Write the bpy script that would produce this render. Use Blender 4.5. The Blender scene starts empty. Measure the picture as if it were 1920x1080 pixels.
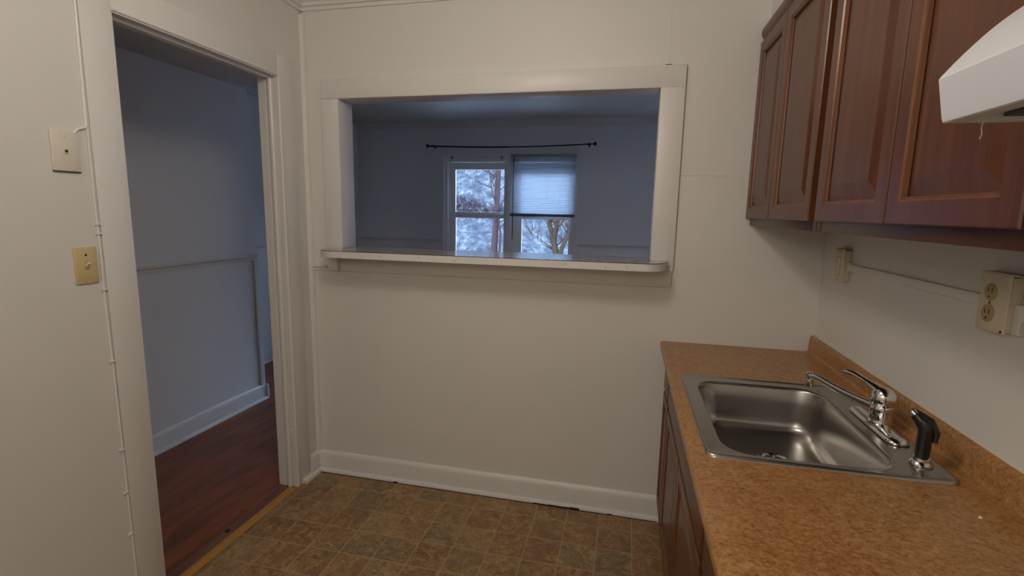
import bpy, bmesh, math, random
from mathutils import Vector, Matrix
random.seed(7)
S = bpy.context.scene
COL = S.collection
PI = math.pi

# ------------------------------------------------------------------ helpers
ORG = {}
def put(name, data, parent=None, origin=None):
    o = bpy.data.objects.new(name, data); COL.objects.link(o)
    if parent is not None:
        o.parent = parent; ORG[o.name] = ORG[parent.name]
    else:
        o.location = origin or (0, 0, 0); ORG[o.name] = Vector(origin or (0, 0, 0))
    return o
def thing(name, label, cat, origin=(0, 0, 0), group=None):
    o = put(name, None, None, origin); o.empty_display_size = .05
    return tag(o, label, cat, group)
def tag(o, label, cat, group=None, kind=None):
    o['label'] = label; o['category'] = cat
    if group: o['group'] = group
    if kind: o['kind'] = kind
    return o
def struct_root(name, origin=(0, 0, 0)):
    o = put(name, None, None, origin); o.empty_display_size = .05; o['kind'] = 'structure'
    return o

class MB:
    def __init__(s): s.bm = bmesh.new()
    def box(s, x0, x1, y0, y1, z0, z1, bev=0, seg=2, mi=0):
        x0, x1 = sorted((x0, x1)); y0, y1 = sorted((y0, y1)); z0, z1 = sorted((z0, z1))
        m = Matrix.Translation(((x0+x1)/2, (y0+y1)/2, (z0+z1)/2)) @ Matrix.Diagonal((x1-x0, y1-y0, z1-z0, 1))
        r = bmesh.ops.create_cube(s.bm, size=1, matrix=m)
        vs = r['verts']; es = list({e for v in vs for e in v.link_edges})
        fs = {f for v in vs for f in v.link_faces}
        for f in fs: f.material_index = mi
        if bev > 0:
            bmesh.ops.bevel(s.bm, geom=es, offset=min(bev, .49*min(x1-x0, y1-y0, z1-z0)), segments=seg, affect='EDGES', profile=.5)
        return s
    def rings(s, rings, cap0=False, cap1=False, closed=True, mi=0):
        vr = [[s.bm.verts.new(p) for p in r] for r in rings]
        n = len(vr[0])
        for a, b in zip(vr, vr[1:]):
            for i in range(n if closed else n-1):
                j = (i+1) % n
                f = s.bm.faces.new((a[i], a[j], b[j], b[i])); f.material_index = mi
        if cap0: s.bm.faces.new(vr[0][::-1]).material_index = mi
        if cap1: s.bm.faces.new(vr[-1]).material_index = mi
        return s
    def prism(s, poly, axis, a0, a1, mi=0):
        def P(p, a):
            return {'x': (a, p[0], p[1]), 'y': (p[0], a, p[1]), 'z': (p[0], p[1], a)}[axis]
        return s.rings([[P(p, a0) for p in poly], [P(p, a1) for p in poly]], True, True, mi=mi)
    def tube(s, pts, rad, n=10, mi=0, flat=1.0, up=None):
        pts = [Vector(p) for p in pts]
        if not hasattr(rad, '__len__'): rad = [rad]*len(pts)
        rs = []; prev = None
        for i, p in enumerate(pts):
            d = (pts[min(i+1, len(pts)-1)] - pts[max(i-1, 0)]).normalized()
            ref = Vector(up) if up else (prev if prev is not None else (Vector((0, 0, 1)) if abs(d.z) < .9 else Vector((1, 0, 0))))
            a = ref - d*ref.dot(d); a.normalize(); b = d.cross(a); prev = a
            rs.append([p + (a*math.cos(t)*flat + b*math.sin(t))*rad[i] for t in (2*PI*k/n for k in range(n))])
        return s.rings(rs, True, True, mi=mi)
    def lathe(s, prof, c, n=28, axis=None, mi=0, cap0=True, cap1=True):
        c = Vector(c); d = Vector(axis or (0, 0, 1)).normalized()
        a = d.orthogonal().normalized(); b = d.cross(a)
        rs = [[c + d*h + (a*math.cos(t) + b*math.sin(t))*r for t in (2*PI*k/n for k in range(n))] for r, h in prof]
        return s.rings(rs, cap0, cap1, mi=mi)
    def build(s, name, mat, parent=None, origin=None, angle=35, kind=None):
        me = bpy.data.meshes.new(name)
        o = put(name, me, parent, origin)
        bmesh.ops.recalc_face_normals(s.bm, faces=s.bm.faces[:])
        bmesh.ops.translate(s.bm, verts=s.bm.verts[:], vec=-ORG[o.name])
        s.bm.to_mesh(me); s.bm.free()
        for m in (mat if isinstance(mat, (list, tuple)) else [mat]): me.materials.append(m)
        me.polygons.foreach_set('use_smooth', [True]*len(me.polygons))
        me.set_sharp_from_angle(angle=math.radians(angle))
        if kind: o['kind'] = kind
        return o
def rrect(x0, x1, y0, y1, r, z, n=8):
    out = []
    for cx, cy, a in ((x1-r, y1-r, 0), (x0+r, y1-r, PI/2), (x0+r, y0+r, PI), (x1-r, y0+r, 1.5*PI)):
        for k in range(n+1):
            t = a + PI/2*k/n
            out.append(Vector((cx + r*math.cos(t), cy + r*math.sin(t), z)))
    return out

# ------------------------------------------------------------------ materials
def lin(c):
    return tuple(((v/255)/12.92 if v/255 <= .04045 else ((v/255+.055)/1.055)**2.4) for v in c)
def newmat(name):
    m = bpy.data.materials.new(name); m.use_nodes = True
    nt = m.node_tree; b = nt.nodes['Principled BSDF']
    return m, nt, b
def N(nt, t, **kw):
    n = nt.nodes.new(t)
    for k, v in kw.items():
        if k in n.inputs: n.inputs[k].default_value = v
        else: setattr(n, k, v)
    return n
def pos(nt, scale=(1, 1, 1), loc=(0, 0, 0), rot=(0, 0, 0)):
    g = N(nt, 'ShaderNodeNewGeometry'); mp = N(nt, 'ShaderNodeMapping')
    mp.inputs['Scale'].default_value = scale; mp.inputs['Location'].default_value = loc; mp.inputs['Rotation'].default_value = rot
    nt.links.new(g.outputs['Position'], mp.inputs['Vector'])
    return mp.outputs['Vector']
def mixc(nt, fac, a, b, blend='MIX'):
    n = N(nt, 'ShaderNodeMix', data_type='RGBA', blend_type=blend)
    for sock, v in ((n.inputs[0], fac), (n.inputs[6], a), (n.inputs[7], b)):
        if hasattr(v, 'is_output'): nt.links.new(v, sock)
        else: sock.default_value = v if not isinstance(v, tuple) else (*v[:3], 1)
    return n.outputs[2]
def ramp(nt, fac, stops):
    r = N(nt, 'ShaderNodeValToRGB'); e = r.color_ramp.elements
    while len(e) < len(stops): e.new(.5)
    for el, (p, c) in zip(e, stops):
        el.position = p; el.color = (*c, 1) if len(c) == 3 else c
    nt.links.new(fac, r.inputs[0]); return r.outputs[0]
def bump(nt, b, h, strength=.2, dist=.002):
    n = N(nt, 'ShaderNodeBump', Strength=strength, Distance=dist)
    nt.links.new(h, n.inputs['Height']); nt.links.new(n.outputs[0], b.inputs['Normal'])
def noise(nt, vec, scale, detail=4, rough=.55, dist=0):
    n = N(nt, 'ShaderNodeTexNoise', Scale=scale, Detail=detail, Roughness=rough, Distortion=dist)
    nt.links.new(vec, n.inputs['Vector']); return n.outputs['Fac']
def plain(name, c1, c2=None, scale=6, rough=.5, metal=0, vec=(1, 1, 1), bmp=0, bscale=60, bdist=.001, spec=None, coat=0):
    m, nt, b = newmat(name)
    b.inputs['Roughness'].default_value = rough; b.inputs['Metallic'].default_value = metal
    if spec is not None: b.inputs['Specular IOR Level'].default_value = spec
    if coat: b.inputs['Coat Weight'].default_value = coat; b.inputs['Coat Roughness'].default_value = .15
    v = pos(nt, vec)
    f = noise(nt, v, scale)
    c = mixc(nt, f, c1, c2 or tuple(x*.94 for x in c1)); nt.links.new(c, b.inputs['Base Color'])
    if bmp: bump(nt, b, noise(nt, v, bscale, 3), bmp, bdist)
    return m

WALL = plain('white_wall_paint', (.74, .725, .69), (.70, .685, .655), 1.6, .5, bmp=.25, bscale=35, bdist=.0015)
TRIM = plain('white_trim_paint', (.76, .745, .715), (.72, .71, .68), 5, .38, bmp=.2, bscale=25, bdist=.001)
CEIL = plain('ceiling_paint', (.74, .73, .70), None, 2, .7)
LWALL = plain('living_room_paint', (.80, .81, .82), (.77, .78, .79), 1.6, .5, bmp=.2, bscale=30)
CRACK = plain('dark_gap', (.03, .026, .022), None, 5, .9)
ALMOND = plain('almond_plastic', (.62, .50, .25), (.58, .47, .23), 10, .35)
IVORY = plain('ivory_plastic', (.74, .70, .60), (.70, .65, .54), 40, .4)
IVORY2 = plain('aged_ivory_plastic', (.70, .64, .49), (.64, .57, .42), 30, .4)
RECEP = plain('old_almond_receptacle', (.46, .36, .17), (.40, .31, .14), 30, .4)
BLACK = plain('black_plastic', (.012, .011, .011), (.018, .016, .015), 30, .32)
BLKMETAL = plain('black_metal', (.015, .014, .014), None, 30, .4, .3)
CHROME = plain('chrome', (.78, .78, .77), (.70, .70, .69), 60, .09, 1)
HOODW = plain('white_enamel', (.72, .74, .78), (.70, .72, .76), 3, .28, spec=.5)
HOODD = plain('hood_filter_grey', (.10, .115, .12), (.07, .08, .085), 200, .5, .5)
VINYL = plain('white_vinyl', (.86, .87, .88), None, 6, .4)
RAIL = plain('grey_blind_rail', (.16, .16, .19), None, 6, .4)
CAULK = plain('white_caulk', (.66, .60, .50), None, 20, .6)
CRUMB = plain('white_crumb', (.8, .78, .72), None, 200, .8)
BARK = plain('grey_brown_bark', (.034, .022, .022), (.020, .0135, .014), 14, .9, vec=(1, 1, .3), spec=0)
BARKP = plain('pale_bark', (.036, .022, .014), (.017, .011, .0075), 14, .9, vec=(1, 1, .3), spec=0)
BRUSH = plain('red_brown_twigs', (.028, .015, .017), (.018, .010, .012), 9, .9, spec=0)

def wood(name, c1, c2, c3, axis, rough=.36):
    m, nt, b = newmat(name)
    sc = {'z': (14, 14, 1.1), 'y': (14, 1.1, 14)}[axis]
    f = noise(nt, pos(nt, sc), 2.2, 6, .62, .6)
    c = ramp(nt, f, [(.25, c1), (.5, c2), (.78, c3)])
    f2 = noise(nt, pos(nt, tuple(v*5 for v in sc)), 3, 3)
    c = mixc(nt, .18, c, ramp(nt, f2, [(.35, (.02, .008, .004)), (.6, c2)]))
    nt.links.new(c, b.inputs['Base Color'])
    b.inputs['Roughness'].default_value = rough
    b.inputs['Coat Weight'].default_value = .12; b.inputs['Coat Roughness'].default_value = .25
    bump(nt, b, f2, .12, .0006)
    return m
CAB = wood('cherry_cabinet_wood', (.066, .018, .006), (.108, .031, .009), (.155, .050, .014), 'z')
CABH = wood('cherry_cabinet_rail_wood', (.066, .018, .006), (.108, .031, .009), (.155, .050, .014), 'y')
CABF = wood('dark_cabinet_frame_wood', (.040, .012, .005), (.062, .019, .007), (.088, .028, .010), 'z')
CABE = wood('worn_orange_bead_wood', (.10, .030, .008), (.155, .050, .013), (.21, .075, .019), 'z')
CABDK = plain('cabinet_shell_brown', (.075, .026, .012), (.06, .02, .01), 9, .4)

def m_counter():
    m, nt, b = newmat('brown_granite_laminate')
    v = pos(nt)
    f1 = noise(nt, pos(nt, (.92, 1.08, 1)), 52, 7, .8, .5); f2 = noise(nt, pos(nt, (.8, 1.1, 1), (3, 1, 2)), 125, 5, .75, .4); f3 = noise(nt, v, 9, 2)
    c = ramp(nt, f1, [(.35, (.17, .072, .022)), (.46, (.36, .158, .042)), (.53, (.47, .225, .062)), (.63, (.58, .34, .135))])
    c2 = ramp(nt, f2, [(.37, (.085, .042, .018)), (.48, (.41, .20, .062)), (.61, (.64, .42, .20))])
    c = mixc(nt, .42, c, c2)
    c = mixc(nt, f3, c, mixc(nt, .5, c, (.25, .10, .035)), 'MIX')
    nt.links.new(c, b.inputs['Base Color'])
    b.inputs['Roughness'].default_value = .3
    return m
COUNTER = m_counter()

def m_tiles():
    m, nt, b = newmat('slate_look_vinyl_tiles')
    P = .158; X0 = -2.32; Y0 = -.145
    v = pos(nt, (1/P, 1/P, 0), (-X0/P+40, -Y0/P+40, 0))
    fl = N(nt, 'ShaderNodeVectorMath', operation='FLOOR'); nt.links.new(v, fl.inputs[0])
    fr = N(nt, 'ShaderNodeVectorMath', operation='FRACTION'); nt.links.new(v, fr.inputs[0])
    wn = N(nt, 'ShaderNodeTexWhiteNoise', noise_dimensions='2D'); nt.links.new(fl.outputs[0], wn.inputs['Vector'])
    base = ramp(nt, wn.outputs['Value'], [(0, (.20, .098, .042)), (.2, (.31, .175, .078)), (.42, (.23, .112, .050)),
                                          (.6, (.36, .22, .10)), (.8, (.19, .145, .080)), (1, (.28, .152, .070))])
    # slate mottling, shifted per tile
    off = N(nt, 'ShaderNodeVectorMath', operation='MULTIPLY_ADD'); nt.links.new(wn.outputs['Color'], off.inputs[0])
    off.inputs[1].default_value = (9, 9, 9); nt.links.new(pos(nt), off.inputs[2])
    n1 = noise(nt, off.outputs[0], 13, 5, .62, 1.5); n2 = noise(nt, off.outputs[0], 38, 5, .7, 2.0); n3 = noise(nt, off.outputs[0], 6, 2)
    c = mixc(nt, ramp(nt, n1, [(.40, (0, 0, 0)), (.68, (.78, .78, .78))]), base, (.50, .325, .14))
    c = mixc(nt, ramp(nt, n3, [(.50, (0, 0, 0)), (.75, (.5, .5, .5))]), c, (.13, .11, .065))
    c = mixc(nt, ramp(nt, n2, [(.36, (.65, .65, .65)), (.54, (0, 0, 0))]), c, (.115, .06, .026))
    # grout: distance to the tile edge
    sx = N(nt, 'ShaderNodeSeparateXYZ'); nt.links.new(fr.outputs[0], sx.inputs[0])
    def edge(sock):
        a = N(nt, 'ShaderNodeMath', operation='SUBTRACT'); nt.links.new(sock, a.inputs[0]); a.inputs[1].default_value = .5
        q = N(nt, 'ShaderNodeMath', operation='ABSOLUTE'); nt.links.new(a.outputs[0], q.inputs[0]); return q.outputs[0]
    mx = N(nt, 'ShaderNodeMath', operation='MAXIMUM'); nt.links.new(edge(sx.outputs[0]), mx.inputs[0]); nt.links.new(edge(sx.outputs[1]), mx.inputs[1])
    g = ramp(nt, mx.outputs[0], [(.482, (0, 0, 0)), (.490, (1, 1, 1))])
    gg = mixc(nt, .85, (0, 0, 0), g)
    c = mixc(nt, gg, c, (.44, .30, .16))
    nt.links.new(c, b.inputs['Base Color'])
    b.inputs['Roughness'].default_value = .42
    bump(nt, b, g, -.25, .001)
    return m
TILES = m_tiles()

def m_planks():
    m, nt, b = newmat('dark_red_wood_floor')
    W_ = .085; L_ = .9
    v = pos(nt, (1/W_, 1/L_, 0), (40, 40, 0))
    sp = N(nt, 'ShaderNodeSeparateXYZ'); nt.links.new(v, sp.inputs[0])
    fx = N(nt, 'ShaderNodeMath', operation='FLOOR'); nt.links.new(sp.outputs[0], fx.inputs[0])
    w1 = N(nt, 'ShaderNodeTexWhiteNoise', noise_dimensions='1D'); nt.links.new(fx.outputs[0], w1.inputs['W'])
    ya = N(nt, 'ShaderNodeMath', operation='ADD'); nt.links.new(sp.outputs[1], ya.inputs[0]); nt.links.new(w1.outputs['Value'], ya.inputs[1])
    fy = N(nt, 'ShaderNodeMath', operation='FLOOR'); nt.links.new(ya.outputs[0], fy.inputs[0])
    cb = N(nt, 'ShaderNodeCombineXYZ'); nt.links.new(fx.outputs[0], cb.inputs[0]); nt.links.new(fy.outputs[0], cb.inputs[1])
    wn = N(nt, 'ShaderNodeTexWhiteNoise', noise_dimensions='2D'); nt.links.new(cb.outputs[0], wn.inputs['Vector'])
    base = ramp(nt, wn.outputs['Value'], [(0, (.24, .074, .032)), (.5, (.32, .098, .041)), (1, (.27, .088, .040))])
    f = noise(nt, pos(nt, (9, 1.6, 1)), 1.6, 5, .6, .8)
    c = mixc(nt, ramp(nt, f, [(.34, (.8, .8, .8)), (.60, (0, 0, 0))]), base, (.13, .050, .028))
    frx = N(nt, 'ShaderNodeMath', operation='FRACT'); nt.links.new(sp.outputs[0], frx.inputs[0])
    line = ramp(nt, frx.outputs[0], [(0, (.6, .6, .6)), (.03, (0, 0, 0))])
    c = mixc(nt, line, c, (.02, .008, .005))
    nt.links.new(c, b.inputs['Base Color']); b.inputs['Roughness'].default_value = .45; b.inputs['Specular IOR Level'].default_value = .3
    return m
PLANKS = m_planks()
STRIP = plain('honey_wood_strip', (.50, .26, .045), (.42, .20, .035), 20, .4, vec=(6, 1, 1))

def m_steel(name, vec, rough):
    m, nt, b = newmat(name)
    f = noise(nt, pos(nt, vec), 3, 3)
    nt.links.new(ramp(nt, f, [(.3, (.40, .385, .36)), (.7, (.47, .455, .43))]), b.inputs['Base Color'])
    b.inputs['Metallic'].default_value = 1; b.inputs['Roughness'].default_value = rough
    b.inputs['Anisotropic'].default_value = .4
    bump(nt, b, f, .05, .0003)
    return m
STEEL = m_steel('brushed_stainless', (4, 160, 160), .27)

def m_ledge():
    m, nt, b = newmat('glossy_grey_laminate')
    f = noise(nt, pos(nt), 30, 3)
    nt.links.new(ramp(nt, f, [(.3, (.40, .385, .37)), (.7, (.48, .46, .44))]), b.inputs['Base Color'])
    b.inputs['Roughness'].default_value = .12
    return m
LEDGE = m_ledge()

def m_glass():
    m = bpy.data.materials.new('window_glass'); m.use_nodes = True; nt = m.node_tree; nt.nodes.clear()
    t = N(nt, 'ShaderNodeBsdfTransparent'); t.inputs[0].default_value = (.92, .95, .97, 1)
    g = N(nt, 'ShaderNodeBsdfGlossy', Roughness=.02); fr = N(nt, 'ShaderNodeFresnel', IOR=1.45)
    mx = N(nt, 'ShaderNodeMixShader'); o = N(nt, 'ShaderNodeOutputMaterial')
    nt.links.new(fr.outputs[0], mx.inputs[0]); nt.links.new(t.outputs[0], mx.inputs[1]); nt.links.new(g.outputs[0], mx.inputs[2])
    nt.links.new(mx.outputs[0], o.inputs[0]); return m
GLASS = m_glass()
def m_slat():
    m = bpy.data.materials.new('white_vinyl_slats'); m.use_nodes = True; nt = m.node_tree; nt.nodes.clear()
    d = N(nt, 'ShaderNodeBsdfDiffuse'); d.inputs[0].default_value = (.74, .76, .78, 1)
    t = N(nt, 'ShaderNodeBsdfTranslucent'); t.inputs[0].default_value = (.84, .87, .92, 1)
    mx = N(nt, 'ShaderNodeMixShader'); mx.inputs[0].default_value = .62; o = N(nt, 'ShaderNodeOutputMaterial')
    nt.links.new(d.outputs[0], mx.inputs[1]); nt.links.new(t.outputs[0], mx.inputs[2]); nt.links.new(mx.outputs[0], o.inputs[0]); return m
SLAT = m_slat()
def m_hill():
    m, nt, b = newmat('frosted_winter_hillside')
    v = pos(nt); f = noise(nt, v, 3.0, 9, .8, .25); f2 = noise(nt, pos(nt, (1, 1, .6)), 11, 6, .75, 1)
    c = ramp(nt, f, [(.36, (.017, .019, .024)), (.5, (.038, .040, .045)), (.62, (.084, .085, .088))])
    c = mixc(nt, ramp(nt, f2, [(.36, (.6, .6, .6)), (.54, (0, 0, 0))]), c, (.012, .011, .013))
    nt.links.new(c, b.inputs['Base Color']); b.inputs['Roughness'].default_value = .95; b.inputs['Specular IOR Level'].default_value = 0
    return m
HILL = m_hill()
GROUND = plain('pale_concrete', (.60, .60, .60), (.52, .52, .52), 1.5, .9)

# ------------------------------------------------------------------ the rooms
WX = -2.515            # left wall face
CZ = 2.56             # ceiling
YF = -4.6              # wall behind the camera
HX = -3.577            # hall wall face
YW = 3.479             # window wall face
LX0, LX1 = -4.205, .75
DY0, DY1, DZ = -1.005, -.205, 2.128          # doorway
OX0, OX1, OZ0, OZ1 = -2.314, -.722, 1.262, 2.058    # pass-through
T = .115
RW0, RW1, RZ0, RZ1 = -.42, .70, .60, 2.25  # opening for the added window, out of view

def struct(name, mb, mat, **k):
    return mb.build(name, mat, kind='structure', **k)

struct('floor', MB().box(WX, .1, YF-.1, 0, -.06, 0), TILES)
struct('floor_hall', MB().box(-4.4, WX-.0005, YF-.1, 3.65, -.06, 0).box(WX-.0005, 1., .001, 3.65, -.06, 0), PLANKS)
# back wall with the pass-through opening and its wallboard seams
b = MB()
b.box(WX-.106, OX0, 0, T, 0, CZ).box(OX1, .1, 0, T, 0, CZ).box(OX0, OX1, 0, T, 0, OZ0).box(OX0, OX1, 0, T, OZ1, CZ)
b.box(-.62, -.30, -.0016, .001, 1.681, 1.6835).box(-.62, -.06, -.0016, .001, 1.266, 1.2685)
b.box(-.700, -.6975, -.0016, .001, 2.155, 2.47).box(-.655, -.6535, -.0012, .001, .9, 1.17)
struct('wall_back', b, WALL)
struct('wall_left', MB().box(WX-.106, WX, YF, DY0-.03, 0, CZ).box(WX-.106, WX, DY1+.03, -.0005, 0, CZ).box(WX-.106, WX, DY0-.03, DY1+.03, DZ+.03, CZ), WALL)
struct('wall_right', MB().box(0, .12, YF, -.0005, 0, CZ), WALL)
struct('wall_front', MB().box(WX-.125, .12, YF-.12, YF-.0005, 0, CZ), WALL)
struct('ceiling', MB().box(WX-.106, .12, YF-.1, .12, CZ, CZ+.08), CEIL)
struct('ceiling_soffit', MB().box(-.30, -.0005, YF, -.0005, 2.299, CZ-.0005), WALL)
# hall and living room
struct('wall_hall', MB().box(HX-.14, HX, YF, .85, 0, CZ).box(LX0-.12, HX-.14, .71, .85, 0, CZ), LWALL)
struct('wall_hall_end', MB().box(HX, WX-.106, YF-.12, YF, 0, CZ), LWALL)
struct('ceiling_hall', MB().box(HX, WX-.1065, YF, .85, 2.344, CZ+.08), CEIL)
struct('wall_living_left', MB().box(LX0-.12, LX0, .85, YW+.14, 0, CZ), LWALL)
struct('wall_living_right', MB().box(LX1, LX1+.12, .1155, YW+.14, 0, CZ), LWALL)
struct('wall_living_back', MB().box(.1005, LX1, 0, .1155, 0, CZ), LWALL)
struct('ceiling_living', MB().box(LX0-.12, HX, .71, YW+.14, CZ, CZ+.08).box(HX, LX1+.12, .8505, YW+.14, CZ, CZ+.08).box(WX-.106, LX1+.12, .1205, .85, CZ, CZ+.08), CEIL)
WIN0, WIN1, WZ0, WZ1 = -3.045, -1.445, .78, 2.135
b = MB().box(LX0, WIN0, YW, YW+.14, 0, CZ).box(WIN1, RW0, YW, YW+.14, 0, CZ).box(RW1, LX1, YW, YW+.14, 0, CZ).box(RW0, RW1, YW, YW+.14, 0, RZ0).box(RW0, RW1, YW, YW+.14, RZ1, CZ)
b.box(WIN0, WIN1, YW, YW+.14, 0, WZ0).box(WIN0, WIN1, YW, YW+.14, WZ1, CZ)
struct('wall_window', b, LWALL)

# baseboards: bevelled top, flat face, quarter-round shoe
def bb_profile(h=.122, t=.017, sh=.02, sw=.016):
    return [(0, 0), (t+sw, 0), (t+sw, sh*.45), (t+sw*.72, sh*.85), (t, sh), (t, h-.024), (t*.75, h-.008), (.005, h), (0, h)]
def bb(axis, wall, sgn, a0, a1, name, mat=TRIM, prof=None):
    p = [(wall + sgn*q, z) for q, z in (prof or bb_profile())]
    return struct(name, MB().prism(p, axis, a0, a1), mat)
bb('x', 0, -1, WX, -.60, 'baseboard_back')
p = bb_profile()
b = MB().prism([(WX+q, z) for q, z in p], 'y', -.088, -.0005)
b.prism([(WX+.001, 0), (WX+.033, 0), (WX+.033, .009), (WX+.029, .017), (WX+.017, .02), (WX+.001, .02)], 'y', -.168, -.0875)
struct('baseboard_left', b, TRIM)
bb('y', HX, 1, YF, .85, 'baseboard_hall')
struct('baseboard_hall_end', MB().box(HX-.14, HX+.033, .85, .868, 0, .115, .003), TRIM)
bb('y', LX0, 1, .85, YW, 'baseboard_living_left')
bb('x', YW, -1, LX0, LX1, 'baseboard_window')
# dark gap line and flaked spots along the kitchen baseboard
b = MB().box(WX+.03, -.62, -.0365, -.03, 0, .0022)
for x0, x1, h in ((-2.03, -2.005, .008), (-1.24, -1.15, .006), (-1.16, -1.02, .008), (-1.05, -1.0, .011), (-.86, -.835, .006)):
    b.box(x0, x1, -.0355, -.0318, 0, h, .001)
struct('trim_1', b, plain('dark_red_grime', (.045, .022, .016), (.03, .02, .016), 30, .9))
# chair rails
def rail(axis, wall, sgn, a0, a1, name, z=1.147, h=.045, t=.022, mat=TRIM):
    p = [(0, z-h), (t*.35, z-h), (t*.45, z-h*.55), (t, z-h*.3), (t, z-h*.08), (t*.8, z), (0, z)]
    return struct(name, MB().prism([(wall+sgn*q, zz) for q, zz in p], axis, a0, a1), mat)
rail('y', HX, 1, YF, .849, 'trim_2')
rail('y', LX0, 1, .85, YW, 'trim_3')
rail('x', YW, -1, LX0, WIN0-.03, 'trim_4'); rail('x', YW, -1, WIN1+.05, RW0-.02, 'trim_5')
rail('x', 0, -1, WX, -2.415, 'trim_6', z=1.2, h=.03, t=.018)
struct('trim_7', MB().box(HX-.0005, HX+.016, .805, .8515, .115, 1.105, .004), TRIM)          # corner board at the hall end
# crowns
def crown(axis, wall, sgn, a0, a1, name, z0=2.488, d=.06, mat=TRIM):
    p = [(0, z0), (.010, z0), (.012, z0+.010), (.012, z0+.016), (.024, z0+.018), (.027, z0+.026), (.027, z0+.032), (d*.8, z0+.046), (d*.86, z0+.052), (d*.86, z0+.058), (d, z0+.060), (d, CZ-.0005), (0, CZ-.0005)]
    return struct(name, MB().prism([(wall+sgn*q, zz) for q, zz in p], axis, a0, a1), mat)
crown('x', 0, -1, WX, -.3005, 'trim_8'); crown('y', WX, 1, YF, 0, 'trim_9')
crown('x', YW, -1, LX0, LX1, 'trim_10', z0=2.478, d=.03); crown('y', LX0, 1, .85, YW, 'trim_11', z0=2.478, d=.03)
# rounded bead in the kitchen corner
b = MB(); b.prism([(WX, -.0)] + [(WX+.022*math.cos(t)**1.0, -.022*math.sin(t)) for t in (k*PI/16 for k in range(9))], 'z', .12, 2.47)
struct('trim_12', b, WALL)

# doorway: flat casing, jambs with stops
d1 = struct_root('door_1', (WX, DY1, 0))
cx0, cx1 = WX-.001, WX+.0045
b = MB().box(cx0, cx1, DY0-.105, DY0, 0, DZ+.105, .003); b.build('left_casing', TRIM, d1)
b = MB().box(cx0, cx1, DY1, DY1+.115, 0, DZ+.105, .003)
b.tube([(cx1-.001, DY1+.006, .0), (cx1-.001, DY1+.006, DZ+.005)], .0055, 8); b.build('right_casing', TRIM, d1)
b = MB().box(cx0, cx1-.0008, DY0, DY1, DZ, DZ+.105, .003)
b.tube([(cx1-.001, DY0, DZ+.006), (cx1-.001, DY1, DZ+.006)], .0055, 8); b.build('head_casing', TRIM, d1)
def jamb_profile():     # (x offset from wall face, offset into the opening)
    return [(.002, -.03), (.002, .003), (-.018, .003), (-.020, -.004), (-.026, -.004), (-.029, .008), (-.035, .013), (-.046, .013), (-.053, .008), (-.056, -.004), (-.064, -.004), (-.067, .003), (-.083, .003), (-.086, -.001), (-.1085, .000), (-.1085, -.03)]
jp = jamb_profile()
MB().prism([(WX+x, DY1-o) for x, o in jp], 'z', 0, DZ).build('right_jamb', TRIM, d1)
MB().prism([(WX+x, DY0+o) for x, o in jp], 'z', 0, DZ).build('left_jamb', TRIM, d1)
MB().prism([(WX+x, DZ-o) for x, o in jp], 'y', DY0+.0, DY1).build('head_jamb', TRIM, d1)
b = MB().box(WX-.116, WX-.106, DY1+.005, DY1+.09, 0, DZ+.09, .003).box(WX-.116, WX-.106, DY0-.09, DY0-.005, 0, DZ+.09, .003).box(WX-.1155, WX-.106, DY0-.004, DY1+.004, DZ+.005, DZ+.09, .003)
b.build('hall_casing', TRIM, d1)
b = MB().box(WX-.028, WX+.002, DY1-.0075, DY1-.003, .245, .335, .001)
b.tube([(WX+.004, DY1-.004, .245), (WX+.004, DY1-.004, .335)], .005, 8); h = b.build('hinge_leaf', TRIM, d1)

# threshold between tiles and planks
b = MB().prism([(-2.552, .0), (-2.552, .003), (-2.545, .006), (-2.520, .006), (-2.508, .0015), (-2.508, 0)], 'y', DY0+.004, DY1-.02)
struct('trim_13', b, STRIP)
b = MB().box(-2.605, -2.552, DY0+.02, DY1-.02, 0, .0025, .001); struct('trim_14', b, plain('worn_threshold_board', (.20, .10, .065), (.15, .07, .042), 9, .42, vec=(6, 1, 1)))
tag(MB().lathe([(.004, 0), (.0125, .0005), (.011, .004), (.004, .0055)], (-2.585, -.62, .0025), 12).build('debris_speck', BLACK, origin=(-2.585, -.62, .0025)),
    'tiny dark speck lying on the threshold board in the doorway', 'debris')

# pass-through casing
p1 = struct_root('trim_15', (-1.5, 0, OZ0))
cy = -.016
MB().box(-2.409, OX0, cy, .001, 1.262, 2.058, .002).build('left_casing', TRIM, p1)
MB().box(OX1, -.621, cy, .001, 1.25, 2.060, .002).build('right_casing', TRIM, p1)
b = MB().box(-2.409, -.621, cy-.001, .001, 2.0585, 2.153, .002)
b.box(-.712, -.683, cy+.002, .0008, 2.152, 2.1562, mi=1); b.build('head_casing', [TRIM, CRACK], p1)
MB().box(OX0-.012, OX0+.003, cy+.002, T+.006, 1.2965, 2.057, .001).box(OX1-.003, OX1+.012, cy+.002, T+.006, 1.2965, 2.057, .001).box(OX0, OX1, cy+.002, T+.006, 2.0575, 2.068, .0015).build('opening_lining', TRIM, p1)
MB().box(-2.40, -.627, -.014, .001, 1.172, 1.2605, .002).box(-2.36, -2.325, -.05, -.012, 1.178, 1.2595, .003).build('apron', TRIM, p1)

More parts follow.
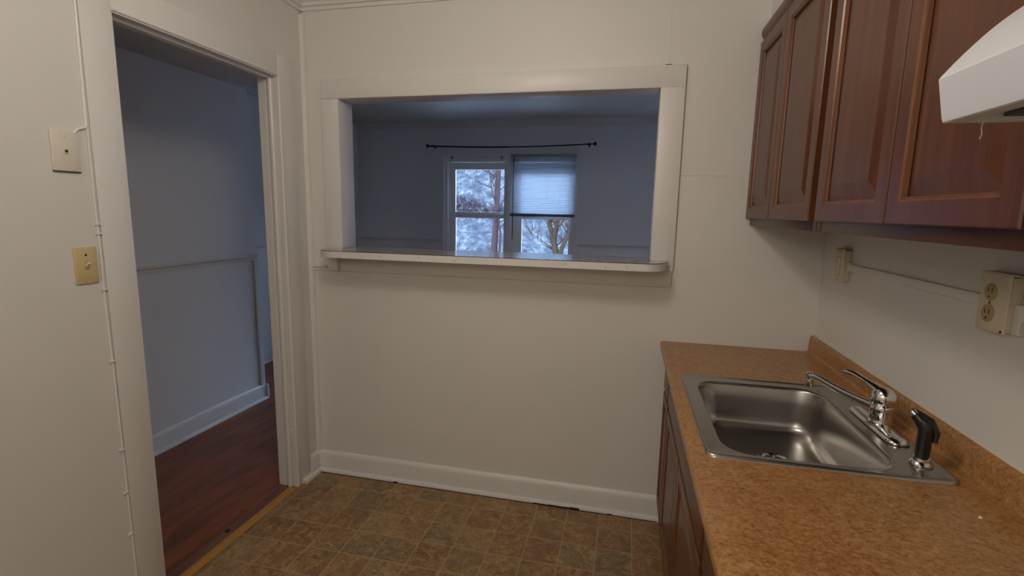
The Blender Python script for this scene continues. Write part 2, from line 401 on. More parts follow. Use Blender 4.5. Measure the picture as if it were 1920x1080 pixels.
# ledge
lg = thing('pass_through_ledge', 'white-edged bar ledge with glossy grey top in the wall opening', 'ledge', (-1.5, -.05, 1.26))
def arc(cx, cy, r, a0, a1, n=10): return [(cx+r*math.cos(a0+(a1-a0)*k/n), cy+r*math.sin(a0+(a1-a0)*k/n)) for k in range(n+1)]
front = [(-2.412, -.0165)] + arc(-2.27, -.085, .105, PI*.97, PI*1.5, 12) + arc(-.765, -.085, .105, PI*1.5, PI*2.02, 12) + [(-.648, -.0165)]
front = [(x, max(y, -.19)) for x, y in front]
outl = front + [(OX1-.0005, -.0165), (OX1-.0005, T+.02), (OX0+.0005, T+.02), (OX0+.0005, -.0165)]
def inset_front(o, e):
    out = []
    for x, y in o:
        if y < -.0166: d_ = Vector((x+1.5, (y)*4)).normalized(); out.append((x-(e if x > -1 else -e)*(1 if (x > -.75 or x < -2.28) else 0), y+e))
        else: out.append((x, y))
    return out
b = MB().prism(inset_front(outl, .0008), 'z', 1.2925, 1.2955)
b.bm.normal_update()
for f in b.bm.faces:
    if abs(f.normal.z) < .5: f.material_index = 1
b.build('laminate_top', [LEDGE, CABDK], lg)
b = MB().prism(outl, 'z', 1.2605, 1.2925)
for x, dz in ((-2.0, .012), (-1.8, .018), (-1.62, .010), (-1.1, .017), (-.92, .010), (-.83, .016)):
    b.lathe([(.0022, 0), (.0022, .0006)], (x, -.1898, 1.262+dz), 8, (0, -1, 0), mi=1)
b.build('edge_band', [TRIM, CABDK], lg)

# ------------------------------------------------------------------ left wall fittings
ph = thing('phone_jack_plate', 'cream phone jack wall plate, uppermost beside the doorway', 'wall plate', (WX, -1.192, 1.67))
MB().box(WX, WX+.007, -1.231, -1.153, 1.602, 1.722, .003).build('plate', IVORY, ph)
MB().box(WX+.0065, WX+.009, -1.200, -1.185, 1.654, 1.669, .001).build('jack_frame', IVORY2, ph)
MB().lathe([(.0045, 0), (.0045, .0008)], (WX+.009, -1.1925, 1.662), 12, (1, 0, 0)).build('jack_hole', CRACK, ph)
for z in (1.705, 1.635): MB().lathe([(.003, 0), (.0025, .0012)], (WX+.007, -1.192, z), 10, (1, 0, 0)).build('screw', IVORY, ph)
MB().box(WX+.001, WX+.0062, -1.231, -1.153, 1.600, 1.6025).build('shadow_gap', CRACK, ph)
sw = thing('light_switch', 'almond toggle light switch plate, lower of the plates beside the doorway', 'light switch', (WX, -1.168, 1.312))
MB().box(WX, WX+.006, -1.203, -1.133, 1.252, 1.370, .003).build('plate', ALMOND, sw)
MB().box(WX+.0055, WX+.0075, -1.174, -1.162, 1.298, 1.323, .0008).build('toggle_slot', RECEP, sw)
MB().prism([(WX+.007, 1.315), (WX+.018, 1.322), (WX+.019, 1.316), (WX+.007, 1.305)], 'y', -1.172, -1.164).build('toggle', IVORY, sw)
MB().lathe([(.0038, 0), (.0034, .001)], (WX+.006, -1.168, 1.344), 12, (1, 0, 0)).build('screw', CRACK, sw)
MB().lathe([(.0034, 0), (.003, .001)], (WX+.006, -1.168, 1.279), 12, (1, 0, 0)).build('screw', ALMOND, sw)
cb = thing('phone_cable', 'white-painted thin cable stapled down the wall along the door casing', 'cable', (WX, -1.116, 0))
r = .0042
MB().tube([(WX+.003, -1.116, 2.47), (WX+.003, -1.117, 2.1), (WX+.003, -1.120, 1.90), (WX+.003, -1.122, 1.752), (WX+.004, -1.126, 1.742), (WX+.005, -1.15, 1.733), (WX+.005, -1.165, 1.718)], r, 8).build('upper_run', TRIM, cb)
MB().tube([(WX+.003, -1.120, 1.735), (WX+.003, -1.121, 1.55), (WX+.003, -1.119, 1.38), (WX+.003, -1.121, 1.2), (WX+.003, -1.116, .8), (WX+.003, -1.114, .4), (WX+.003, -1.113, 0)], r*.8, 8).build('lower_run', TRIM, cb)
for z in (1.44, 1.41, 1.225, .98, .66, .50, .34):
    MB().box(WX, WX+.008, -1.127, -1.110, z-.003, z+.003, .001).build('staple', TRIM, cb)

# ------------------------------------------------------------------ right wall fittings
def wall_box(y0, y1, z0, z1, d, mat, th):
    MB().box(-d+.006, -.0005, y0+.004, y1-.004, z0+.004, z1-.004, .002).build('box_body', mat, th)
    MB().box(-d, -d+.007, y0, y1, z0, z1, .003).build('plate', mat, th)
o1 = thing('surface_switch_box', 'small ivory surface-mounted box near the room corner under wall cabinets', 'electrical box', (0, -.237, 1.262))
wall_box(-.276, -.198, 1.262, 1.388, .028, IVORY2, o1)
MB().box(-.0305, -.0275, -.255, -.219, 1.288, 1.358, .001).build('rocker', IVORY2, o1)
b = MB().box(-.0288, -.0279, -.2575, -.2165, 1.2855, 1.3605); b.build('rocker_gap', RECEP, o1)
for z in (1.377, 1.271): MB().lathe([(.003, 0), (.0025, .0012)], (-.028, -.237, z), 10, (-1, 0, 0)).build('screw', RECEP, o1)
MB().box(-.0275, -.001, -.277, -.197, 1.3885, 1.391).build('top_edge', RECEP, o1)
o2 = thing('duplex_outlet', 'ivory surface box with two dark almond sockets above the sprayer', 'electrical outlet', (0, -1.09, 1.262))
wall_box(-1.136, -1.046, 1.262, 1.392, .030, IVORY2, o2)
for zc in (1.350, 1.302):
    sk = MB().lathe([(.0195, 0), (.0195, .002), (.018, .003)], (-.030, -1.083, zc), 24, (-1, 0, 0)).build('socket', RECEP, o2)
    for yy, hh in ((-1.077, .0045), (-1.090, .0055)):
        q = MB().box(-.0335, -.0325, yy-.0011, yy+.0011, zc+.004-hh, zc+.004+hh).build('slot', BLACK, sk)
    MB().lathe([(.0024, 0), (.0024, .0008)], (-.033, -1.083, zc-.0105), 10, (-1, 0, 0)).build('ground_hole', BLACK, sk)
MB().lathe([(.003, 0), (.0025, .0012)], (-.030, -1.083, 1.326), 10, (-1, 0, 0)).build('screw', CABDK, o2)
MB().box(-.033, -.001, -1.165, -1.041, 1.3925, 1.3950).build('top_edge', IVORY2, o2)
MB().lathe([(.004, 0), (.0035, .003)], (-.028, -1.130, 1.268), 10, (-1, 0, 0)).build('rust_spot', plain('rust', (.16, .07, .02), None, 90, .8), o2)
rw = thing('wire_raceway', 'long white-painted wire channel running between the two wall boxes', 'wire channel', (0, -.66, 1.31))
MB().box(-.013, -.0004, -1.048, -.274, 1.311, 1.336, .002).build('channel', WALL, rw)
MB().box(-.016, -.0004, -.298, -.274, 1.306, 1.341, .002).build('end_fitting', IVORY2, rw)
r2 = thing('raceway_stub', 'short white wire channel coming out of the two-socket box away from the corner', 'wire channel', (0, -1.2, 1.27))
MB().box(-.016, -.0004, -1.155, -1.134, 1.266, 1.332, .003).build('end_fitting', WALL, r2)
MB().box(-.013, -.0004, -1.42, -1.155, 1.272, 1.296, .002).build('channel', WALL, r2)

# ------------------------------------------------------------------ cabinets
def door(parent, y0, y1, z0, z1, xf, t=.019, fw=.052, name='door', edge_mat=CAB):
    ya, yb = max(y0, y1), min(y0, y1)          # ya: toward the back wall
    def ring(i, x): return [(x, ya-i, z0+i), (x, yb+i, z0+i), (x, yb+i, z1-i), (x, ya-i, z1-i)]
    prof = [(0, xf+t), (0, xf+.003), (.0025, xf), (fw-.008, xf), (fw-.005, xf+.0035), (fw, xf+.004), (fw+.002, xf+.011)]
    b = MB().rings([ring(i, x) for i, x in prof[:4]], True, False)
    b.rings([ring(i, x) for i, x in prof[3:]], False, False, mi=1)
    bmesh.ops.remove_doubles(b.bm, verts=b.bm.verts[:], dist=1e-6)
    fr = b.build(name, [CAB, CABE], parent, angle=25)
    pr = [(fw+.001, xf+.0125), (fw+.004, xf+.0125), (fw+.040, xf+.004), (fw+.042, xf+.0035)]
    MB().rings([ring(i, x) for i, x in pr], False, True).build('panel', CAB, fr, angle=12)
    return fr
def flat_front(parent, y0, y1, z0, z1, xf, name):
    return MB().box(xf, xf+.019, y0, y1, z0, z1, .004, 3).build(name, CABH, parent)
def upper(y0, y1, doors, label):
    c = thing('wall_cabinet', label, 'kitchen cabinet', (-.15, (y0+y1)/2, 1.468), 'wall cabinets over the sink counter')
    xf = -.311
    b = MB().box(-.29, -.001, y0, y1, 1.482, 2.294); b.build('carcass', CABDK, c)
    b = MB()
    e = .0
    ys = sorted([y0, y1]);
    b.box(xf, -.2905, ys[1]-.032, ys[1], 1.468, 2.294, .0012).box(xf, -.2905, ys[0], ys[0]+.032, 1.468, 2.294, .0012)
    b.box(xf, -.2905, ys[0]+.032, ys[1]-.032, 1.468, 1.515, .0012).box(xf, -.2905, ys[0]+.032, ys[1]-.032, 2.20, 2.294, .0012)
    ym = (doors[0][1]+doors[1][0])/2
    b.box(xf, -.2905, ym-.028, ym+.028, 1.515, 2.20, .0012)
    b.build('face_frame', CABF, c)
    for d0, d1_ in doors: door(c, d0, d1_, 1.4975, 2.226, -.331)
    p = [(-.311, 2.236), (-.316, 2.236), (-.324, 2.243), (-.330, 2.256), (-.331, 2.270), (-.327, 2.283), (-.318, 2.291), (-.311, 2.294)]
    MB().prism(p, 'y', y0, y1).build('crown_rail', CABH, c)
    return c
upper(-.004, -.820, [(-.008, -.372), (-.378, -.797)], 'brown wood wall cabinet with two narrow doors against the pass-through wall')
upper(-.822, -1.636, [(-.849, -1.236), (-1.243, -1.606)], 'brown wood wall cabinet with two raised-panel doors beside the white range hood')

def base(y0, y1, label, build):
    c = thing('base_cabinet', label, 'kitchen cabinet', (-.3, (y0+y1)/2, 0), 'base cabinets under the counter')
    MB().box(-.585, -.002, y0-.0005, y1+.0005, .10, .70).box(-.585, -.575, y0-.0005, y1+.0005, .70, .874).box(-.53, -.01, y0-.001, y1+.001, 0, .10).build('carcass', CABDK, c)
    ys = sorted((y0, y1)); b = MB()
    b.box(-.605, -.5855, ys[0], ys[0]+.03, .10, .874, .001).box(-.605, -.5855, ys[1]-.03, ys[1], .10, .874, .001)
    b.box(-.605, -.5855, ys[0]+.03, ys[1]-.03, .10, .14, .001).box(-.605, -.5855, ys[0]+.03, ys[1]-.03, .655, .705, .001).box(-.605, -.5855, ys[0]+.03, ys[1]-.03, .85, .874, .001)
    b.build('face_frame', CABF, c)
    build(c); return c
def b1(c):
    flat_front(c, -.018, -.236, .694, .862, -.626, 'drawer'); door(c, -.018, -.236, .112, .676, -.626, fw=.045)
def b2(c):
    flat_front(c, -.262, -1.246, .694, .862, -.626, 'false_front')
    door(c, -.262, -.722, .112, .676, -.626); door(c, -.730, -1.246, .112, .676, -.626)
def b3(c):
    flat_front(c, -1.276, -1.612, .694, .862, -.626, 'drawer'); door(c, -1.276, -1.612, .112, .676, -.626)
base(-.003, -.248, 'narrow brown base cabinet squeezed against the pass-through wall under the counter', b1)
base(-.250, -1.258, 'brown two-door sink base cabinet under the counter', b2)
base(-1.260, -1.626, 'brown base cabinet nearest the camera under the counter', b3)

# countertop
ct = thing('countertop', 'brown granite-look laminate countertop holding the steel sink', 'countertop', (-.33, -.8, .876))
Y0, Y1 = -.0015, -1.632
sx0, sx1, sy0, sy1 = -.598, -.078, -1.143, -.522
pf = [(-.640, .876), (-.652, .878), (-.6545, .884), (-.6545, .902), (-.6525, .909), (-.648, .9128), (-.642, .914), (sx0, .914), (sx0, .876)]
b = MB().prism(pf, 'y', Y0, Y1)
b.box(sx0, sx1, Y0, sy1, .876, .914).box(sx0, sx1, sy0, Y1, .876, .914).box(sx1, -.045, Y0, Y1, .876, .914)
b.build('worktop', COUNTER, ct)
pb = [(-.045, .876), (-.045, .914), (-.032, .9145), (-.025, .917), (-.0215, .923), (-.0205, .930), (-.0200, .972), (-.0185, .980), (-.014, .9865), (-.008, .989), (-.0025, .989), (-.0025, .876)]
MB().prism(pb, 'y', Y0, Y1).build('backsplash', COUNTER, ct)
MB().prism([(-.0024, .982), (-.007, .9895), (-.0005, .9945), (-.0005, .982)], 'y', Y0, Y1).build('caulk_line', CAULK, ct)
tag(MB().lathe([(.0006, 0), (.0038, .0008), (.0030, .003), (.0008, .0045)], (-.111, -1.291, .9142), 9).build('crumb', CRUMB, origin=(-.111, -1.291, .9142)),
    'tiny white crumb on the counter near the backsplash', 'crumb')

# ------------------------------------------------------------------ sink
sk = thing('kitchen_sink', 'single-bowl stainless steel drop-in sink set in the brown counter', 'sink', (-.338, -.832, .75))
X0, X1, A0, A1 = -.616, -.062, -1.162, -.504
zb = .757
R_ = []
def rr(i, r_, z): R_.append(rrect(X0+i, X1-i, A0+i, A1-i, r_, z))
rr(.0, .028, .9142); rr(.0015, .028, .9185); rr(.005, .027, .9212); rr(.010, .026, .9212); rr(.015, .025, .9188); rr(.022, .024, .9178)
bx0, bx1, by0, by1 = -.566, -.172, -1.124, -.566
def bw(i, r_, z): R_.append(rrect(bx0+i, bx1-i, by0+i, by1-i, r_, z))
bw(-.012, .088, .9172); bw(-.004, .080, .9164); bw(.0, .076, .9135); bw(.002, .074, .908)
bw(.010, .070, .86); bw(.016, .066, .81)
for k in range(1, 7):
    t = k/6*PI/2; bw(.018+.040*(1-math.cos(t)), .066, .800-(.800-zb-.004)*math.sin(t))
bw(.110, .05, zb+.001); 
MB().rings(R_, False, True).build('basin', STEEL, sk, angle=60)
dr = MB().lathe([(.0, .0025), (.012, .0025), (.030, .0028), (.034, .006), (.044, .0068), (.046, .0055), (.047, .0)], (-.352, -.803, zb), 30, cap0=False, cap1=False).build('drain', CHROME, sk)
MB().lathe([(.0, .0), (.016, .0), (.016, .004), (.006, .0055), (.005, .016), (.0, .017)], (-.352, -.803, zb+.003), 20, cap0=False, cap1=False).build('strainer', m_steel('strainer_steel', (90, 90, 90), .25), dr)

# ------------------------------------------------------------------ faucet
fz = .9195
fc = thing('kitchen_faucet', 'chrome single-lever faucet standing on the back rim of the sink', 'faucet', (-.104, -.845, fz))
R_ = [rrect(-.106-.0295+i, -.106+.0295-i, -.845-.134+i, -.845+.134-i, .029-i, fz+z, 10) for i, z in ((0, 0), (0, .005), (.004, .010), (.012, .013), (.022, .0145))]
MB().rings(R_, True, True).build('deck_plate', CHROME, fc)
cxf, cyf = -.100, -.845
MB().lathe([(.0300, .0145), (.0295, .017), (.0285, .022), (.0275, .040), (.0285, .043), (.0285, .060), (.027, .063)], (cxf, cyf, fz), 30).build('body', CHROME, fc)
sp = [(cxf-.012, cyf+.018, fz+.050), (cxf-.028, cyf+.042, fz+.053), (cxf-.058, cyf+.086, fz+.058), (cxf-.086, cyf+.129, fz+.066), (cxf-.106, cyf+.160, fz+.074), (cxf-.120, cyf+.181, fz+.076), (cxf-.127, cyf+.192, fz+.0735)]
so = MB().tube(sp, [.0140, .0125, .0115, .0110, .0108, .0110, .0108], 14).build('spout', CHROME, fc)
MB().lathe([(.0118, .0), (.0122, .012), (.0112, .022), (.010, .0405), (.0115, .0435), (.0085, .0455)], (cxf-.127, cyf+.192, fz+.040), 18).build('aerator', CHROME, so)
# dome and lever
MB().lathe([(.0275, .064), (.0295, .067), (.0305, .076), (.0305, .087), (.028, .098), (.021, .108), (.011, .1135), (.001, .115)], (cxf, cyf, fz), 30).build('handle_dome', CHROME, fc)
lv = [(cxf-.002, cyf+.003, fz+.100), (cxf-.012, cyf+.018, fz+.109), (cxf-.026, cyf+.040, fz+.1165), (cxf-.040, cyf+.060, fz+.124), (cxf-.050, cyf+.074, fz+.129), (cxf-.061, cyf+.086, fz+.129), (cxf-.069, cyf+.094, fz+.1275)]
MB().tube(lv, [.024, .0185, .0120, .0115, .0140, .0150, .010], 14, flat=.55).build('lever', CHROME, fc)

# sprayer
spx, spy = -.109, -1.072
sv = thing('sink_sprayer', 'black side sprayer standing in a chrome ring beside the faucet', 'sink sprayer', (spx, spy, fz-.001))
MB().lathe([(.024, 0), (.0245, .004), (.022, .008), (.0185, .011), (.0175, .018), (.015, .019)], (spx, spy, fz-.001), 26).build('base_ring', CHROME, sv)
MB().tube([(spx, spy, fz+.014), (spx, spy, fz+.030), (spx+.000, spy, fz+.060), (spx+.001, spy-.001, fz+.082), (spx-.001, spy, fz+.098), (spx-.006, spy+.005, fz+.108)],
          [.0135, .015, .0155, .0165, .0165, .0145], 18).build('handle', BLACK, sv)
hd = MB().tube([(spx-.003, spy+.002, fz+.096), (spx-.010, spy+.009, fz+.109), (spx-.018, spy+.016, fz+.119)], [.0155, .0145, .0125], 18).build('spray_head', BLACK, sv)
MB().tube([(spx-.015, spy+.013, fz+.115), (spx-.0235, spy+.0205, fz+.1245)], [.0098, .0092], 16).build('nozzle', CHROME, hd)
MB().tube([(spx-.022, spy+.021, fz+.129), (spx-.010, spy+.010, fz+.1225), (spx+.006, spy-.006, fz+.112), (spx+.0165, spy-.014, fz+.088), (spx+.016, spy-.013, fz+.062)], [.004, .006, .008, .0072, .005], 10, flat=1.0).build('trigger', BLACK, sv)

# ------------------------------------------------------------------ range hood
HY0, HY1 = -1.640, -2.400
hd = thing('range_hood', 'white range hood with a curved top at the end of the wall cabinets', 'range hood', (0, (HY0+HY1)/2, 1.63))
def catmull(p, n=6):
    o = []
    for i in range(len(p)-1):
        q = [Vector(p[max(i-1, 0)]), Vector(p[i]), Vector(p[i+1]), Vector(p[min(i+2, len(p)-1)])]
        for k in range(n):
            t = k/n
            v = .5*((2*q[1]) + (q[2]-q[0])*t + (2*q[0]-5*q[1]+4*q[2]-q[3])*t*t + (3*q[1]-q[0]-3*q[2]+q[3])*t**3)
            o.append(tuple(v))
    return o + [tuple(p[-1])]
arcp = [(-.4632, 1.683)] + catmull([(-.4615, 1.6865), (-.440, 1.7135), (-.412, 1.7435), (-.380, 1.7695), (-.335, 1.797), (-.27, 1.820), (-.19, 1.8325), (-.10, 1.837), (-.001, 1.838)])
prof = [(-.4505, 1.6302), (-.4525, 1.6315), (-.4540, 1.636)] + arcp + [(-.001, 1.640), (-.425, 1.640), (-.430, 1.6302)]
MB().prism(prof, 'y', HY0-.012, HY1+.012).build('canopy', HOODW, hd, angle=32)
cap = [(-.4505, 1.6302), (-.4525, 1.6315), (-.4540, 1.636)] + arcp + [(-.001, 1.6302)]
e1 = MB().prism(cap, 'y', HY0, HY0-.0121).build('end_panel', HOODW, hd, angle=32)
MB().prism(cap, 'y', HY1+.0121, HY1).build('end_panel', HOODW, hd, angle=32)
MB().box(-.400, -.02, HY0-.02, HY1+.02, 1.634, 1.6395, .001).build('filter', HOODD, hd)
MB().tube([(-.415, -1.652, 1.631), (-.416, -1.652, 1.622), (-.4145, -1.652, 1.615), (-.416, -1.652, 1.609)], .0006, 5).build('dust_strand', CRUMB, hd)

# ------------------------------------------------------------------ living-room windows
def window(name, x0, x1, gx0, gx1, raised):
    w = struct_root(name, ((x0+x1)/2, YW+.06, WZ0))
    ya, yb = YW+.005, YW+.125
    b = MB().box(x0, x0+.035, ya, yb, WZ0, WZ1, .002).box(x1-.035, x1, ya, yb, WZ0, WZ1, .002).box(x0+.035, x1-.035, ya, yb, WZ1-.05, WZ1, .002).box(x0+.035, x1-.035, ya, yb, WZ0, WZ0+.04, .002)
    b.box(x0+.035, x0+.05, ya+.062, yb, WZ0+.04, WZ1-.05, .001).box(x1-.05, x1-.035, ya+.062, yb, WZ0+.04, WZ1-.05, .001)
    b.build('window_frame', VINYL, w)
    a0, a1 = x0+.038, x1-.038
    def sash(z0, z1, y0, y1, gz0, gz1, g0, g1):
        s_ = MB().box(a0, g0, y0, y1, z0, z1, .002).box(g1, a1, y0, y1, z0, z1, .002).box(g0, g1, y0, y1, gz1, z1, .002).box(g0, g1, y0, y1, z0, gz0, .002).build('sash', VINYL, w)
        MB().box(g0-.004, g1+.004, (y0+y1)/2-.002, (y0+y1)/2+.002, gz0-.004, gz1+.004).build('pane', GLASS, s_)
        return s_
    up_ = sash(1.438, WZ1-.052, YW+.100, YW+.124, 1.487, 2.000, gx0, gx1)
    lo = sash(WZ0+.041, 1.470, YW+.068, YW+.096, WZ0+.10, 1.415, gx0+.015, gx1-.010)
    MB().box((gx0+gx1)/2-.03, (gx0+gx1)/2+.03, YW+.070, YW+.094, 1.4705, 1.482, .004).lathe([(.014, 0), (.012, .01), (.004, .012)], ((gx0+gx1)/2, YW+.081, 1.482), 14).build('sash_lock', VINYL, lo)
    return w, up_
w1, u1 = window('window_1', WIN0, -2.252, -2.941, -2.298, False)
MB().box(-2.941, -2.298, YW+.094, YW+.0995, 1.508, 1.513).build('screen_rail', RAIL, u1)
w2, u2 = window('window_2', -2.248, WIN1, -2.100, -1.505, True)
w3 = struct_root('window_added', ((RW0+RW1)/2, YW+.06, RZ0))  # unseen extra window, added to bring more daylight into the living room
MB().box(RW0, RW0+.05, YW+.01, YW+.12, RZ0, RZ1, .002).box(RW1-.05, RW1, YW+.01, YW+.12, RZ0, RZ1, .002).box(RW0+.05, RW1-.05, YW+.01, YW+.12, RZ0, RZ0+.05, .002).box(RW0+.05, RW1-.05, YW+.01, YW+.12, RZ1-.05, RZ1, .002).box(RW0+.05, RW1-.05, YW+.04, YW+.09, 1.43, 1.475, .002).build('window_frame', VINYL, w3)
MB().box(RW0+.045, RW1-.045, YW+.060, YW+.064, RZ0+.045, RZ1-.045).build('pane', GLASS, w3)
# casing around the pair and the stool
c_ = struct_root('trim_16', (-2.25, YW, WZ0))
MB().box(WIN0-.028, WIN0+.006, YW-.014, YW+.005, WZ0, WZ1+.03, .002).build('left_casing', VINYL, c_)
MB().box(WIN1-.004, WIN1+.022, YW-.014, YW+.005, WZ0, WZ1+.03, .002).build('right_casing', VINYL, c_)
MB().box(WIN0+.006, WIN1-.004, YW-.014, YW+.005, WZ1-.006, WZ1+.03, .002).build('head_casing', VINYL, c_)
MB().box(-2.29, -2.21, YW-.014, YW+.006, WZ0, WZ1-.006, .002).build('mullion_casing', VINYL, c_)
MB().box(WIN0-.05, WIN1+.05, YW-.05, YW+.006, WZ0-.03, WZ0-.0005, .004).build('stool', VINYL, c_)
for x, side in ((-2.945, 'left'), (-2.322, 'right')):
    t_ = MB().box(x-.014, x+.014, YW-.030, YW-.0145, 2.112, 2.148, .002).box(x-.006, x+.006, YW-.034, YW-.030, 2.120, 2.140, .001)
    tag(t_.build('blind_bracket', plain('grey_bracket', (.30, .30, .33), None, 9, .5), origin=(x, YW-.02, 2.13)),
        'small grey blind bracket at the %s top corner of the bare window' % side, 'bracket', 'empty blind brackets on the bare window')
# mini blind on the right-hand window
bl = thing('mini_blind', 'white mini blind lowered halfway over one living-room window', 'window blind', (-1.825, YW-.035, 1.45))
bx0, bx1 = -2.210, -1.438; byc = YW-.038
MB().box(bx0, bx1, byc-.014, byc+.020, 2.135, 2.163, .002).build('headrail', plain('dull_beige_headrail', (.36, .35, .32), None, 9, .5), bl)
b = MB(); nz = 32
for k in range(nz):
    z = 2.122 - k*(2.122-1.492)/(nz-1); s_ = math.radians(38)
    pts = []
    for q in (-1, -.5, 0, .5, 1):
        pts.append((byc + q*.0125*math.cos(s_), z - q*.0125*math.sin(s_) + .0018*(1-q*q)))
    poly = pts + [(y, zz-.0006) for y, zz in reversed(pts)]
    b.prism(poly, 'x', bx0+.004, bx1-.004)
b.build('slats', SLAT, bl)
MB().box(bx0+.002, bx1-.002, byc-.013, byc+.013, 1.447, 1.481, .004).build('bottom_rail', RAIL, bl)
for x in (-2.10, -1.53): MB().tube([(x, byc-.0135, 2.14), (x, byc-.0135, 1.478)], .0009, 6).build('ladder_cord', VINYL, bl)
MB().tube([(-2.168, byc-.020, 2.14), (-2.170, byc-.024, 1.8), (-2.172, byc-.022, 1.18)], .0042, 8).build('tilt_wand', BLACK, bl)
MB().box(-1.492, -1.444, byc-.020, byc-.0145, 2.062, 2.072, .001).build('cord_clip', VINYL, bl)
# curtain rod, bowed
cr = thing('curtain_rod', 'thin black curtain rod sagging above the living-room windows', 'curtain rod', (-2.23, YW-.07, 2.26))
ry = YW-.075
def rz(x):
    t = (x+3.215)/(3.215-1.255); return 2.262 + .006*t - .030*4*t*(1-t)*.75
xs = [-3.215+(3.215-1.255)*k/24 for k in range(25)]
MB().tube([(x, ry, rz(x)) for x in xs if x < -2.2], .0088, 8).build('outer_tube', BLKMETAL, cr)
MB().tube([(x, ry, rz(x)) for x in xs if x > -2.3], .0068, 8).build('inner_tube', BLKMETAL, cr)
for x, sg in ((-3.215, -1), (-1.255, 1)):
    MB().lathe([(.007, 0), (.010, .004), (.020, .012), (.022, .022), (.016, .032), (.003, .037)], (x, ry, rz(x)), 16, (sg, 0, 0)).build('finial', BLKMETAL, cr)
    xb = x - sg*.05
    MB().tube([(xb, YW-.001, rz(xb)-.006), (xb, ry+.02, rz(xb)-.003), (xb, ry, rz(xb)-.002)], .005, 8).box(xb-.010, xb+.010, YW-.004, YW-.0005, rz(xb)-.022, rz(xb)+.012, .001).lathe([(.013, -.008), (.013, .008)], (xb, ry, rz(xb)), 14, (1, 0, 0)).build('bracket', BLKMETAL, cr)

# ------------------------------------------------------------------ outdoors
def hz(x, y):
    t = max(0, y-7.9)
    return -.55 + t*.84 + .22*math.sin(x*1.1+y*.7)*min(1, t) + .10*math.sin(x*3.1-y*1.9)*min(1, t)
b = MB(); nx, ny = 60, 40
rings = []
for j in range(ny+1):
    y = 6.9 + 8.1*j/ny
    rings.append([Vector((-13+22*i/nx, y, hz(-13+22*i/nx, y))) for i in range(nx+1)])
b.rings(rings, closed=False)
struct('hill', b, HILL)
struct('ground_outside', MB().box(-13, 9, YW+.2, 6.95, -.7, -.56).box(LX1+.2, 9, -4, YW+.2, -.7, -.56), GROUND)

def tree(name, label, mat, stems, seed, group=None):
    rnd = random.Random(seed)
    root = stems[0][0][0]
    t = thing(name, label, 'tree', tuple(root), group)
    tr = MB(); br = MB()
    def grow(p, d, L, r0, lev):
        pts = [p]; q = Vector(p); dd = Vector(d).normalized(); n = 5
        for k in range(n):
            dd = (dd + Vector((rnd.uniform(-.22, .22), rnd.uniform(-.22, .22), rnd.uniform(-.08, .22)))).normalized()
            q = q + dd*(L/n); pts.append(q.copy())
        br.tube(pts, [r0*(1-.85*k/n) for k in range(n+1)], 6 if lev < 2 else 4)
        if lev < 3:
            for k in range(rnd.randint(3, 4)):
                i = rnd.randint(1, n); ax = Vector((rnd.uniform(-1, 1), rnd.uniform(-.7, .7), rnd.uniform(.0, .9)))
                grow(pts[i], dd*.7+ax, L*rnd.uniform(.42, .62), r0*.48, lev+1)
    for pts, rads, nb in stems:
        pts = [Vector(p) for p in pts]; tr.tube(pts, rads, 10)
        for k in range(nb):
            f = rnd.uniform(.30, 1.0)*(len(pts)-1); i = min(int(f), len(pts)-2); p = pts[i].lerp(pts[i+1], f-i)
            grow(p, Vector((rnd.uniform(-1, 1), rnd.uniform(-.5, .5), rnd.uniform(.15, 1.0))), rnd.uniform(.4, .8), .0135, 1)
    tr.build('trunk', mat, t); br.build('branches', mat, t)
    return t
tree('bare_tree', 'straight bare tree trunk seen through the uncovered window, beside its right frame', BARK,
     [([(-3.79, 8.6, hz(-3.79, 8.6)-.05), (-3.77, 8.6, .7), (-3.73, 8.6, 1.5), (-3.70, 8.62, 2.5), (-3.67, 8.6, 3.6), (-3.63, 8.6, 4.8)], [.10, .078, .066, .058, .045, .02], 12),
      ([(-3.66, 8.55, hz(-3.66, 8.55)-.05), (-3.62, 8.55, 1.0), (-3.70, 8.55, 1.5), (-3.84, 8.55, 2.0), (-3.95, 8.55, 2.7)], [.03, .024, .018, .013, .006], 8)], 3)
tree('bare_tree', 'pale forked bare tree seen below the mini blind', BARKP,
     [([(-2.14, 7.5, hz(-2.14, 7.5)-.05), (-2.18, 7.5, .62), (-2.28, 7.5, .98), (-2.40, 7.5, 1.5), (-2.47, 7.5, 2.6)], [.075, .068, .05, .038, .02], 20),
      ([(-2.16, 7.5, .45), (-2.08, 7.45, .80), (-1.94, 7.45, 1.12), (-1.86, 7.4, 1.8), (-1.84, 7.4, 2.6)], [.055, .045, .036, .028, .015], 20),
      ([(-2.18, 7.55, .62), (-2.25, 7.5, 1.0), (-2.18, 7.5, 1.5), (-2.12, 7.5, 2.4)], [.05, .04, .032, .015], 16)], 11)
# reddish brush on the slope
b = MB(); rnd = random.Random(5)
for k in range(420):
    x = -5.4 + 1.35*rnd.random(); y = 9.95 + .45*rnd.random(); z = hz(x, y)-.02
    p = Vector((x, y, z)); d = Vector((rnd.uniform(-.9, .9), rnd.uniform(-.4, .4), rnd.uniform(.5, 1))).normalized()
    L = rnd.uniform(.10, .26)*(1 - .4*abs((x+4.5)/1.0)); m_ = p + d*L*.5 + Vector((rnd.uniform(-.04, .04), 0, .03))
    b.tube([p, m_, p+d*L+Vector((rnd.uniform(-.08, .08), 0, 0))], [.006, .0045, .002], 4)
tag(b.build('undergrowth', BRUSH, origin=(-4.7, 10.5, 1.5)), 'low reddish-brown brush on the hillside behind the uncovered window', 'undergrowth', kind='stuff')

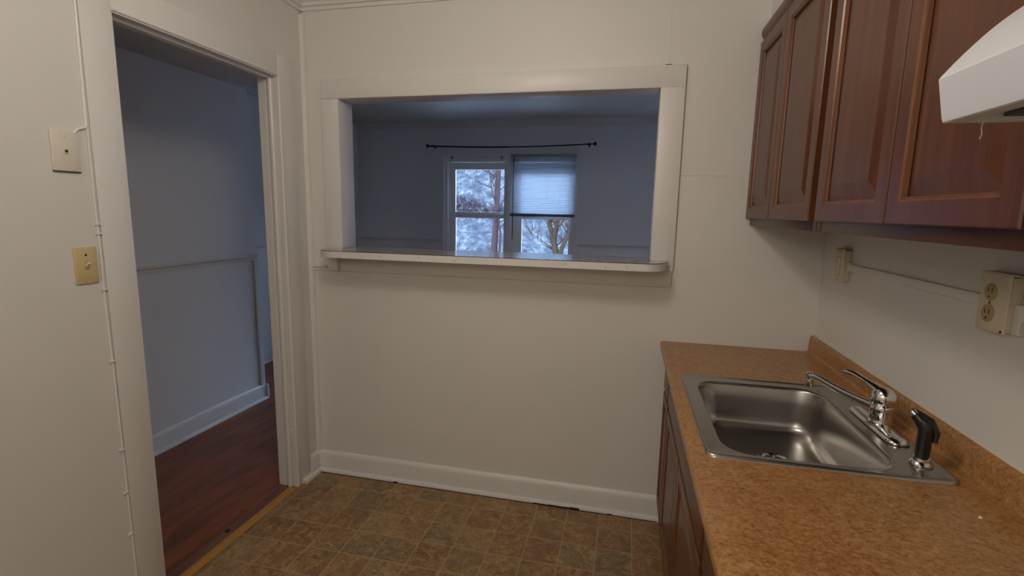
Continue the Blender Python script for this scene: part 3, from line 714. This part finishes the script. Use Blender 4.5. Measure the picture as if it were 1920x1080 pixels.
# ------------------------------------------------------------------ light
wd = bpy.data.worlds.new('overcast_sky'); S.world = wd; wd.use_nodes = True
bg = wd.node_tree.nodes['Background']
tc = N(wd.node_tree, 'ShaderNodeTexCoord'); sxyz = N(wd.node_tree, 'ShaderNodeSeparateXYZ')
wd.node_tree.links.new(tc.outputs['Generated'], sxyz.inputs[0])
c = ramp(wd.node_tree, sxyz.outputs[2], [(.0, (.64, .78, 1.0)), (.6, (.46, .67, 1.0))])
wd.node_tree.links.new(c, bg.inputs[0]); bg.inputs[1].default_value = 23.0

lt = bpy.data.lights.new('kitchen_ceiling_lamp', 'POINT'); lt.energy = 17.5; lt.color = (1, .90, .795); lt.shadow_soft_size = .13
lo = bpy.data.objects.new('kitchen_ceiling_lamp', lt); lo.location = (-1.30, -1.42, 2.38); COL.objects.link(lo)
l2 = bpy.data.lights.new('added_fill_lamp', 'POINT'); l2.energy = 25; l2.color = (1, .885, .765); l2.shadow_soft_size = .22  # unseen lamp added behind the camera as fill for the kitchen walls
lo = bpy.data.objects.new('added_fill_lamp', l2); lo.location = (-1.75, -3.45, 2.1); COL.objects.link(lo)

# ------------------------------------------------------------------ camera
cm = bpy.data.cameras.new('camera'); co = bpy.data.objects.new('camera', cm); COL.objects.link(co)
Rm = [[0.9742905923150652, 0.2244445955455957, 0.019556718966465263], [-0.053160820629076164, 0.14467295434130673, 0.9880504356722896], [-0.21893325210301548, 0.9636878954373829, -0.1528851572621271]]
r_, u_, f_ = (Vector(v) for v in Rm)
M = Matrix((( r_.x, u_.x, -f_.x, -0.8366544), (r_.y, u_.y, -f_.y, -2.4060256), (r_.z, u_.z, -f_.z, 1.5093340), (0, 0, 0, 1)))
co.matrix_world = M
cm.sensor_width = 36; cm.lens = 934.6112*36/1920; cm.clip_start = .02; cm.clip_end = 200
S.camera = co
S.view_settings.view_transform = 'Standard'; S.view_settings.look = 'None'; S.view_settings.gamma = 1
S.view_settings.use_curve_mapping = False
S.view_settings.exposure = 0.0
